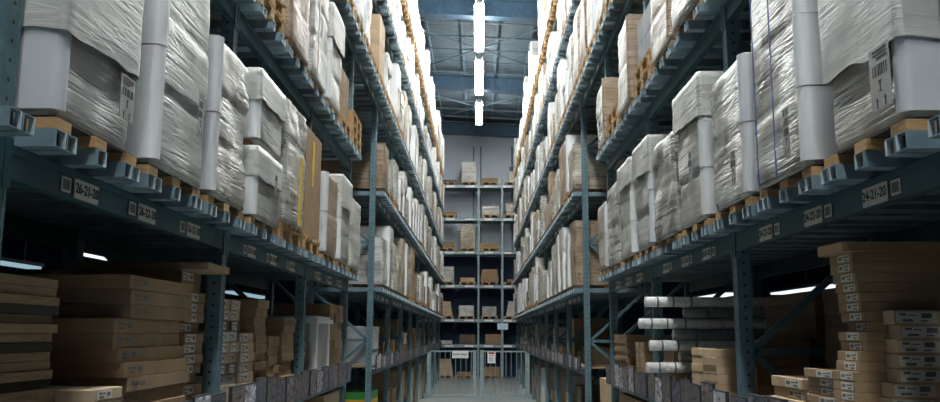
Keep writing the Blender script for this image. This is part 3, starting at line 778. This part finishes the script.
for s in (-1, 1):
    for (bay, k), spec in near2[s].items():
        y0, y1 = slot(bay, k); n = (bay - 1) * 3 + k + 1
        gp = 'pallets on the second tier of the %s rack' % SIDE[s]
        if spec[0] in ('p', 'c', 'g'):
            np_ = spec[1] if spec[0] == 'p' else (2 if spec[0] == 'g' else 1)
            for q in range(np_):
                pallet('euro', True, (s * 2.22, (y0 + y1) / 2 + R.uniform(-.01, .01), z2 + q * 0.145), 'wooden pallet, %s from the bottom, second tier of %s rack, %s' % (od(q + 1), SIDE[s], 'slot %s from front' % od(n)), gp)
            if spec[0] != 'p':
                zz = z2 + np_ * 0.145
                nn = 2 if spec[0] == 'c' else 2
                hh = spec[1] / nn
                for q in range(nn):
                    carton_obj(s * 1.66, s * 2.6, y0 + 0.05, y1 - 0.05, zz + hh * q, zz + hh * (q + 1), 'carton' if spec[0] == 'c' else 'carton_grey',
                               '%s carton, %s of a pair on the %s rack second tier' % ('brown' if spec[0] == 'c' else 'grey', ('lower', 'upper')[q], SIDE[s]), 'cartons in pairs on the second tier')
            continue
        st, top, kw, lab = spec
        pallet('block', True, (s * 2.20, (y0 + y1) / 2, z2), 'low block pallet, %s from the front, second tier of %s rack' % (od(n), SIDE[s]), gp)
        zz = z2 + 0.059
        near_load(s, y0 + 0.01, y1 - 0.01, zz, Z(top) - zz, st, lab, 'film-wrapped loads on the second tier of the %s rack' % SIDE[s], **kw)

# all further slots: bay 5..13 on tiers 1..5, bay 3 and 4 on the upper tiers
special = {(-1, 1, 5, 0): ('brown', 0.8, None), (-1, 0, 5, 0): ('grey', 0.85, None), (-1, 0, 5, 1): ('grey', 1.1, 'hood'), (-1, 0, 5, 2): ('crinkle', 0.9, None),
           (1, 0, 5, 0): ('brown', 1.1, None), (1, 1, 5, 0): ('tan', 0.8, None), (1, 0, 5, 1): ('white', 1.0, 'board'),
           (-1, 2, 4, 2): 'cartons'}
rr = random.Random(21)
for s in (-1, 1):
    for k in range(5):
        for bay in range(2 if k == 2 else 3, 14):
            if bay < 5 and k < 2: continue
            if bay < 5 and k > 3: continue
            for c in range(3):
                y0, y1 = slot(bay, c); n = (bay - 5) * 3 + c + 1
                where = ('%s pallet beyond the tall post' % od(n)) if bay >= 5 else ('%s pallet before the tall post' % od(-n + 1))
                rk = 'tier %s of %s rack' % (('one', 'two', 'three', 'four', 'five')[k], SIDE[s])
                euro = (k == 4) or (k == 2 and bay in (3, 4, 5)) or rr.random() < 0.15
                pk = 'euro' if euro else 'block'
                pn = bay < 5
                pallet(pk, False, (s * (2.26 if k == 4 else 2.22 if euro else 2.20), (y0 + y1) / 2, T(k) + (0.201 if k < 4 else 0.131)), '%s under load, %s, %s' % ('wooden pallet' if euro else 'block pallet', rk, where), 'pallets on tier %d of the %s rack' % (k + 1, SIDE[s]))
                zz = T(k) + (0.2022 if k < 4 else 0.1322) + PH[pk]
                sp = special.get((s, k, bay, c))
                if sp == 'cartons':
                    for q in range(4):
                        for e in range(2):
                            carton_obj(s * 1.65, s * 2.2, y0 + 0.02 + 0.38 * e, y0 + 0.395 + 0.38 * e, zz + 0.26 * q, zz + 0.26 * (q + 1), 'carton_light',
                                       'plain brown carton, %s row up, %s half, bare stack on tier three, left rack' % (od(q + 1), ('near', 'far')[e]), 'bare brown cartons on tier three of the left rack')
                    continue
                if sp: st, h, hd = sp
                else:
                    st = rr.choices(['grey', 'white', 'tan', 'brown', 'crinkle'], [2.5, 3.5, 6, 4, 4])[0]
                    hd = rr.choices([None, 'hood', 'board'], [6, 2.5, 2.5])[0]
                    h = rr.choice([0.6, 0.7, 0.8, 0.9, 1.0, 1.1, 1.2]) if k < 4 else rr.choice([0.5, 0.9, 1.2, 1.4, 1.7])
                    if rr.random() < 0.05: continue
                x = s * (1.62 + 0.575)
                look = {'grey': 'grey film-wrapped', 'white': 'white film-wrapped', 'tan': 'pale tan wrapped', 'brown': 'brown wrapped', 'crinkle': 'silvery crinkled'}[st]
                far_load(s, (x, (y0 + y1) / 2, zz), h, st, hd, '%s load, %s, %s' % (look, rk, where), 'wrapped loads on tier %d of the %s rack' % (k + 1, SIDE[s]), rr.randint(0, 1))

# ------------------------------------------------------------------ cartons on the lower shelf, near section
GL = 'cartons on the lower shelf of the left rack'; GR = 'cartons on the lower shelf of the right rack'
stack(-1, 1.90, 3.13, 3.86, 0.85, DK, Z(0.235), 0.040, 'wood_dark', 'thin stack at the left edge', 'thin flat packs on the left lower shelf', jx=0.05, jy=0.012, look='thin board pack', name='flat_pack',
      vary=['wood_dark', 'carton', 'wood_dark', 'gap_shade'])  # some packs coloured near-black, standing in for shaded gaps
stack(-1, 1.79, 4.34, 5.28, 0.9, DK, Z(0.295), 0.075, 'carton', 'big stack before foremost left post', GL, look='wide brown carton', name='flat_carton', sticker=('front', -1, ''),
      adj=[(0, 0), (0, .02), (.0, .03), (.03, -.09), (.03, -.09), (.02, -.04), (0, 0), (.0, .05)], jx=0.02)
stack(-1, 1.72, 3.90, 4.20, 0.55, DK, Z(-0.26), 0.055, 'carton_light', 'low pile before big left stack', GL, jx=0.02, look='small tan carton', name='flat_carton', sticker=('front', -1, 'paper'))
stack(-1, 1.84, 5.36, 5.74, 0.85, DK, Z(0.39), 0.066, 'carton', 'narrow stack against foremost left post', GL, jx=0.05, look='small brown carton', sticker=('front', -1, 'paper'))
carton_obj(-1.70, -2.6, 5.30, 5.76, Z(0.39), Z(0.44), 'carton', 'long flat brown carton lying on top of the narrow stack by the left post', GL, 'flat_carton')
stack(-1, 1.80, 5.96, 6.44, 0.5, DK, Z(0.24), 0.075, 'carton_light', 'low stack after foremost left post', GL, look='small brown carton', cols=2, sticker=('front', -1, 'paper'), vary=['carton_light', 'carton_light', 'carton_pale', 'carton_dark'])
stack(-1, 1.80, 6.50, 6.9, 0.5, DK, Z(0.00), 0.075, 'carton_light', 'lowest stack after foremost left post', GL, look='small tan carton', sticker=('front', -1, 'paper'))
stack(-1, 1.80, 6.98, 7.34, 0.8, DK, Z(0.275), 0.072, 'carton', 'tall stack between two left posts', GL, jx=0.04, look='brown carton', sticker=('front', -1, ''))
stack(-1, 1.80, 7.40, 7.80, 0.6, DK, Z(-0.03), 0.09, 'carton', 'mid-height stack between two left posts', GL, jx=0.03, look='brown carton', cols=2)
stack(-1, 1.80, 7.92, 8.42, 0.8, DK, Z(0.14), 0.07, 'carton', 'stack just before second left post', GL, jx=0.04, look='brown carton', sticker=('front', -1, ''))
stack(-1, 1.82, 8.76, 9.30, 0.7, DK, Z(0.02), 0.10, 'carton_dark', 'stack just after second left post', GL, jx=0.04, look='dark brown carton')
t = empty('packed_cabinet', (-2.17, 9.9, DK), 'grey upright crate with white corner post and broad white lid, lower left shelf', 'crate')
b = MB(); b.box(-0.36, 0.36, -0.42, 0.42, 0, 0.64); b.build('crate_body', 'carton_grey', t, bevel=0.006)
b = MB(); b.box(0.30, 0.375, -0.43, -0.33, 0, 0.64); b.box(0.30, 0.375, 0.33, 0.43, 0, 0.64); b.build('corner_post', 'board_white', t, bevel=0.004)
b = MB(); b.box(-0.42, 0.40, -0.50, 0.50, 0.64, 0.69); b.box(-0.40, 0.37, -0.46, 0.46, 0.69, 0.72); b.build('lid', 'board_white', t, bevel=0.008)
stack(-1, 1.80, 10.42, 11.34, 0.7, DK, Z(0.36), 0.115, 'carton', 'columns before the last near left post', GL, look='small brown carton', cols=3, sticker=('front', -1, ''))
# right
stack(1, 1.86, 3.84, 3.94, 0.92, DK, Z(0.115), 0.0645, 'carton_light', 'slim stack at the right edge', 'slim labelled cartons at the right edge', look='slim labelled carton', name='flat_carton', sticker=('end', 1),
      adj=[(0, 0), (.02, 0), (.005, 0), (0, 0), (0, 0), (-.03, 0), (-.04, 0), (-.04, 0), (-.04, 0), (-.04, 0)])
stack(1, 1.72, 3.95, 4.20, 0.98, DK, Z(0.385), 0.0465, 'carton', 'tallest right stack', 'slim cartons in the tallest right stack', look='slim brown carton', name='flat_carton', sticker=('front', 1, 'paper'),
      adj=[(.02, 0), (.02, 0), (.03, 0), (.04, 0), (.05, 0), (.05, 0), (.06, 0), (.09, 0), (.04, 0), (.05, 0), (.03, 0), (.02, 0), (.0, 0), (0, 0), (0, 0), (0, 0)])
carton_obj(1.69, 2.75, 3.93, 4.22, Z(0.385), Z(0.435), 'carton', 'topmost wide flat carton crowning the tallest right stack', GR, 'flat_carton')
stack(1, 1.74, 4.25, 4.64, 0.7, DK, Z(-0.17), 0.046, 'carton', 'low stack beside tallest right stack', GR, jx=0.04, look='flat brown carton', name='flat_carton', sticker=('front', 1, 'paper'))
stack(1, 1.74, 4.70, 5.18, 0.7, DK, Z(-0.235), 0.06, 'carton_light', 'lowest stack before foremost right post', GR, jx=0.03, look='flat tan carton', name='flat_carton', sticker=('front', 1, 'paper'))
stack(1, 2.32, 5.22, 5.78, 0.42, DK, Z(0.31), 0.084, 'carton_dark', 'deep in front of foremost right post', 'long dark cartons deep in the right rack', jx=0.02, look='dark carton', name='flat_carton')
stack(1, 2.32, 5.93, 6.95, 0.42, DK, Z(0.31), 0.084, 'carton_dark', 'deep behind foremost right post', 'long dark cartons deep in the right rack', jx=0.02, look='long dark carton', name='flat_carton')
stack(1, 1.90, 5.94, 6.22, 0.38, DK, Z(0.03), 0.06, 'carton', 'right behind the foremost right post', GR, jx=0.02, look='small brown carton')
stack(1, 1.72, 6.26, 6.98, 0.5, DK, Z(-0.10), 0.062, 'carton_light', 'tan block by the white rolls', 'tan cartons beside the white rolls', jx=0.015, look='tan carton', cols=2)
# rolls
zr = DK; r = 0.045
yc = 7.66; ends = {3: 1.50, 5: 1.53, 7: 1.44, 9: 1.50}
for lev in range(1, 10):
    for q in range(2):
        white = lev in ends and q == 0
        xa = ends[lev] if white else 1.74 + 0.05 * (lev % 3) + 0.12 * q
        y = yc + (0.006 * (lev % 2)) + q * 0.19
        z = zr + r + (lev - 1) * (2 * r + 0.0066) + 0.004
        lab = ('long white tied roll, %s of four, poking out of right shelf' % (['', 'lowest', 'second lowest', 'second highest', 'highest'][(lev - 1) // 2])) if white else ('short grey roll, %s layer up, %s row of roll pile' % (od(lev), ('front', 'rear')[q]))
        b = MB(); b.tube((0, 0, 0), (1.0 + 1.76 - xa if white else 0.95, 0, 0), r, 16)
        o = b.build('wrapped_roll', 'roll' if white else 'roll_dark', smooth=False); o.location = (xa, y, z)
        tag(o, lab, 'roll', 'rolls piled on the right lower shelf')
        for bx in ((0.10, 0.24, 0.40) if white else (0.2,)):
            b = MB(); b.tube((bx, 0, 0), (bx + 0.015, 0, 0), r + 0.003, 16); b.build('tie_band', 'ink_grey', o)
        b = MB(); b.tube((-0.006, 0, 0), (0.0, 0, 0), r * 0.55, 12, 0, r * 0.9); b.build('end_plug', 'board_white' if white else 'carton_grey', o)
stack(1, 1.80, 8.02, 8.46, 0.7, DK, Z(-0.05), 0.10, 'carton', 'just behind the white rolls', GR, jx=0.03, look='brown carton')
stack(1, 1.76, 9.20, 9.66, 0.6, DK, Z(-0.08), 0.12, 'carton', 'short stack after second right post', GR, jx=0.02, look='brown carton', cols=2)
stack(1, 1.76, 10.30, 11.2, 0.6, DK, Z(0.0), 0.055, 'carton', 'last near stack on right', GR, jx=0.03, look='flat brown carton', name='flat_carton', sticker=('front', 1, ''))
# under the lower shelf, near section and cross passage
for (s, w0, y0, y1, d, top, th, mt, desc) in ((-1, 1.80, 9.0, 9.9, 0.9, 1.30, 0.32, 'carton', 'floor pile under left shelf'), (-1, 1.80, 10.1, 11.2, 0.9, 1.38, 0.34, 'carton_light', 'last floor pile under left shelf'),
        (-1, 1.82, 6.2, 8.2, 0.9, 1.20, 0.3, 'carton', 'long floor pile under left shelf'), (1, 1.82, 6.2, 8.2, 0.9, 1.2, 0.3, 'carton', 'long floor pile under right shelf'),
        (1, 1.82, 9.0, 11.2, 0.9, 1.36, 0.34, 'carton', 'floor pile under right shelf'), (1, 1.95, 12.0, 13.9, 1.0, 1.42, 0.47, 'carton_light', 'big floor pile in right passage')):
    stack(s, w0, y0, y1, d, 0, top, th, mt, desc, 'large cartons on the floor', jx=0.02, look='large brown carton')
# green printed packs beyond the left cross passage, grey long cartons above them
for q, (za, zb, mt) in enumerate(((0.0, 0.40, 'green_pale'), (0.40, 0.78, 'green_pale'), (0.78, 1.12, 'green'))):
    o = carton_obj(-1.80, -2.72, 14.62, 15.5, za, zb, mt, '%s box with yellow band, %s of three, behind tall left post' % ('green' if q == 2 else 'pale green', ('lowest', 'middle', 'top')[q]), 'green printed boxes behind the tall left post', 'printed_box', tape=False)
    b = MB(); b.box(-0.4601, 0.4606, -0.442, 0.442, (zb - za) * 0.35, (zb - za) * 0.62); 
    if q: b.build('yellow_band', 'yellow', o)
stack(-1, 1.74, 14.42, 15.15, 1.0, DK, Z(0.12), 0.125, 'carton_grey', 'behind the tall left post', 'long grey cartons behind the tall left post', jx=0.1, look='long grey carton')

# ------------------------------------------------------------------ far section: goods on the lower shelf and on the floor
rf = random.Random(5)
for s in (-1, 1):
    cnt = 0; cf = 0
    for bay in range(5, 14):
        for c in range(3):
            y0 = S(bay) + 0.16 + 0.9 * c; cnt += 1
            if bay == 5 and c == 0: continue
            h = rf.choice([0.25, 0.4, 0.55, 0.7, 0.85]); n = rf.choice([1, 2, 3]); wd = rf.uniform(0.5, 0.8); w0 = rf.uniform(1.78, 1.92)
            mt = rf.choice(['carton', 'carton', 'carton_dark', 'carton_pale', 'carton_light', 'carton_grey'])
            if bay == 5: mt = 'carton_dark'; h = 0.3
            look = {'carton': 'brown', 'carton_dark': 'dark', 'carton_pale': 'pale', 'carton_light': 'tan', 'carton_grey': 'grey'}[mt]
            for q in range(n):
                carton_obj(s * (w0 + rf.uniform(0, .05)), s * (w0 + 0.7), y0, y0 + wd, DK + h * q / n, DK + h * (q + 1) / n, mt,
                           '%s carton, %s, lower %s shelf, %s stack past tall post' % (look, ('alone' if n == 1 else od(q + 1) + ' from bottom'), SIDE[s], od(cnt)), 'cartons on the far lower %s shelf' % SIDE[s])
        for c in range(2):
            cf += 1
            if s == -1 and bay == 5 and c == 0: continue
            y0 = S(bay) + 0.2 + 1.32 * c; h = rf.choice([0.5, 0.7, 0.9, 1.15]); n = rf.choice([1, 2, 3]); wd = rf.uniform(0.75, 1.15); w0 = rf.uniform(1.78, 1.9)
            mt = rf.choice(['carton', 'carton', 'carton_light', 'carton_dark', 'carton_pale'])
            look = {'carton': 'brown', 'carton_dark': 'dark', 'carton_pale': 'pale', 'carton_light': 'tan'}[mt]
            for q in range(n):
                carton_obj(s * (w0 + rf.uniform(0, .05)), s * (w0 + 0.85), y0, y0 + wd, h * q / n, h * (q + 1) / n, mt,
                           '%s carton, %s, floor under %s shelf, %s stack past tall post' % (look, ('alone' if n == 1 else od(q + 1) + ' up'), SIDE[s], od(cf)), 'cartons on the floor under the far %s shelf' % SIDE[s])

# ------------------------------------------------------------------ goods on the rack across the far end
def px(x): return (x - 478) / 20.36
def endload(x0, x1, shelf, ytop, kind, label, pal=True, n=1):
    """x0,x1,ytop in the photo's frame at the far rack's distance; shelf = shelf index (0 floor, 1 lower shelf, 2.. tiers)"""
    z = 0.001 if shelf == 0 else (1.611 if shelf == 1 else T(shelf - 2) + 0.161)
    xa, xb = px(x0), px(x1); xc = (xa + xb) / 2
    if xc > 1.2: xa, xb, xc = xa + 0.05, xb + 0.05, max(xc + 0.05, 1.63); xa = max(xa, 1.23)
    elif xb > 1.10: xb = 1.10
    shelfname = ['floor', 'lowest shelf', 'second shelf', 'third shelf', 'fourth shelf', 'fifth shelf', 'top shelf'][shelf]
    if pal:
        pallet('euro', False, (xc, BR + 0.55, z), 'pallet under the %s, %s of far rack' % (label, shelfname), 'pallets on the far rack', PI / 2); z += 0.145
    top = EYE + (334 - ytop) / 20.36 + 0.02
    h = max(0.12, top - z); w = max(0.3, xb - xa)
    lab = '%s on the %s of the far rack' % (label, shelfname)
    if kind in ('white', 'tan', 'grey', 'brown', 'crinkle'):
        o = ring_body(1, 1.0, w, h, 0.10, x0, 0.015, max(2, int(h / .25))).build('wrapped_load', STY[kind][0]); o.location = (xc, BR + 0.52, z); tag(o, lab, 'load', 'wrapped loads on the far rack')
    else:
        for q in range(n):
            sh = 0.03 * q
            carton_obj(xa + sh, xb - sh, BR + 0.05 + sh, BR + 0.95 - sh, z + h * q / n, z + h * (q + 1) / n, kind, lab if n == 1 else '%s, %s from bottom, on the %s of the far rack' % (label, od(q + 1), shelfname), 'cartons on the far rack')
for a in [(438, 455, 6, 184, 'carton_dark', 'low dark carton'), (460.5, 475.5, 6, 161.5, 'white', 'tall white load'), (480.5, 497.5, 6, 178, 'carton', 'low brown carton'), (507, 516, 6, 171, 'white', 'white load right of the post'),
          (438, 455.5, 5, 212.5, 'carton', 'low brown carton'), (481, 499, 5, 207, 'white', 'bulky white load'), (504.5, 516, 5, 203.5, 'tan', 'pale tan load'),
          (438, 454, 4, 243, 'carton', 'brown carton by the left rack'), (459.5, 474.5, 4, 226, 'tan', 'tall pale brown load'), (479.5, 498, 4, 244, 'carton', 'brown carton right of the thin post'),
          (438, 453.5, 3, 268, 'white', 'pale square load'), (460, 474, 3, 279, 'carton_light', 'small low brown carton'), (480, 498, 3, 270.5, 'carton', 'stepped brown carton pile'), (505, 516, 3, 280.5, 'carton', 'small brown carton'),
          (438, 452, 2, 302.5, 'carton_light', 'brown slatted carton pile'), (458.5, 473.5, 2, 306.5, 'white', 'white bundle'), (482, 496, 2, 307.5, 'grey', 'grey and white bundle'), (505, 516, 2, 302, 'carton_pale', 'pale carton pile'),
          (437.5, 453, 0, 359, 'carton_light', 'tan carton pile'), (457, 471, 0, 373.5, 'carton', 'low brown carton'), (482, 499, 0, 366.5, 'carton', 'wide brown carton')]:
    endload(*a, n=(3 if a[5] == 'stepped brown carton pile' else 4 if 'pile' in a[5] else 1))
endload(459.5, 475, 1, 335, 'carton_dark', 'long black box', False); endload(485, 500.5, 1, 334.5, 'carton', 'square brown carton', False); endload(440, 452, 1, 341, 'carton_pale', 'small pale carton', False)

# ------------------------------------------------------------------ gate
GY = 28.7
t = empty('double_gate', (0, GY, 0), 'grey steel double gate with vertical bars closing the aisle', 'gate')
for x in (-1.67, 1.67):
    b = MB(); b.box(x - 0.04, x + 0.04, -0.05, 0.05, 0, 1.48); b.box(x - .045, x + .045, -.1, .1, 0, .012); b.build('gate_post', 'gate', t, bevel=0.004)
for sgn in (-1, 1):
    xa, xb = (0.06, 1.62) if sgn > 0 else (-1.62, -0.06)
    b = MB()
    b.box(xa, xb, -0.02, 0.02, 1.50, 1.55); b.box(xa, xb, -0.02, 0.02, 0.07, 0.12)
    b.box(xa, xa + 0.05, -0.02, 0.02, 0.02, 1.55); b.box(xb - 0.05, xb, -0.02, 0.02, 0.02, 1.55)
    xi = xa if sgn > 0 else xb - 0.12
    b.box(xi, xi + 0.12, -0.03, 0.03, 0.02, 1.57)
    lf = b.build('gate_leaf', 'gate', t)
    for k in range(1, 9):
        x = xa + (xb - xa) * k / 9
        b = MB(); b.tube((x, 0, 0.12), (x, 0, 1.50), 0.011, 8); b.build('bar', 'gate', lf)
b = MB(); b.box(-0.87, -0.33, -0.045, -0.03, 1.30, 1.54); sg = b.build('gate_sign', 'paper_white', t); sg['label'] = 'white staff only sign'
fc = bpy.data.curves.new('lettering', 'FONT'); fc.body = 'STAFF ONLY'; fc.size = 0.085; fc.align_x = 'CENTER'; fc.align_y = 'CENTER'; fc.extrude = 0.001; fc.offset = 0.002; fc.materials.append(M['ink'])
solid_text(fc, 'lettering', sg, (-0.60, -0.047, 1.42), (PI / 2, 0, 0))
b = MB(); b.box(0.31, 0.57, -0.045, -0.03, 1.14, 1.52, 0); b.box(0.34, 0.54, -0.047, -0.045, 1.44, 1.50, 1)
for k in range(5): b.box(0.35, 0.52 - 0.03 * (k % 2), -0.047, -0.045, 1.38 - k * 0.045, 1.392 - k * 0.045, 2)
o = b.build('notice', ['paper_white', 'ink_red', 'ink_grey'], t); o['label'] = 'white notice with red heading'
# sign on the far rack's bright post
b = MB(); b.box(-0.26, 0.26, -0.03, 0, -0.15, 0.15, 0); b.box(-0.22, 0.22, -0.032, -0.03, -0.11, 0.11, 1)
o = b.build('hanging_sign', ['board_white', mat('pale_blue_face', (0.55, 0.75, 0.95), 0.4)]); o.location = (1.18, BR - 0.035, 2.46); tag(o, 'small pale blue sign fixed to the far rack post above the gate', 'sign')
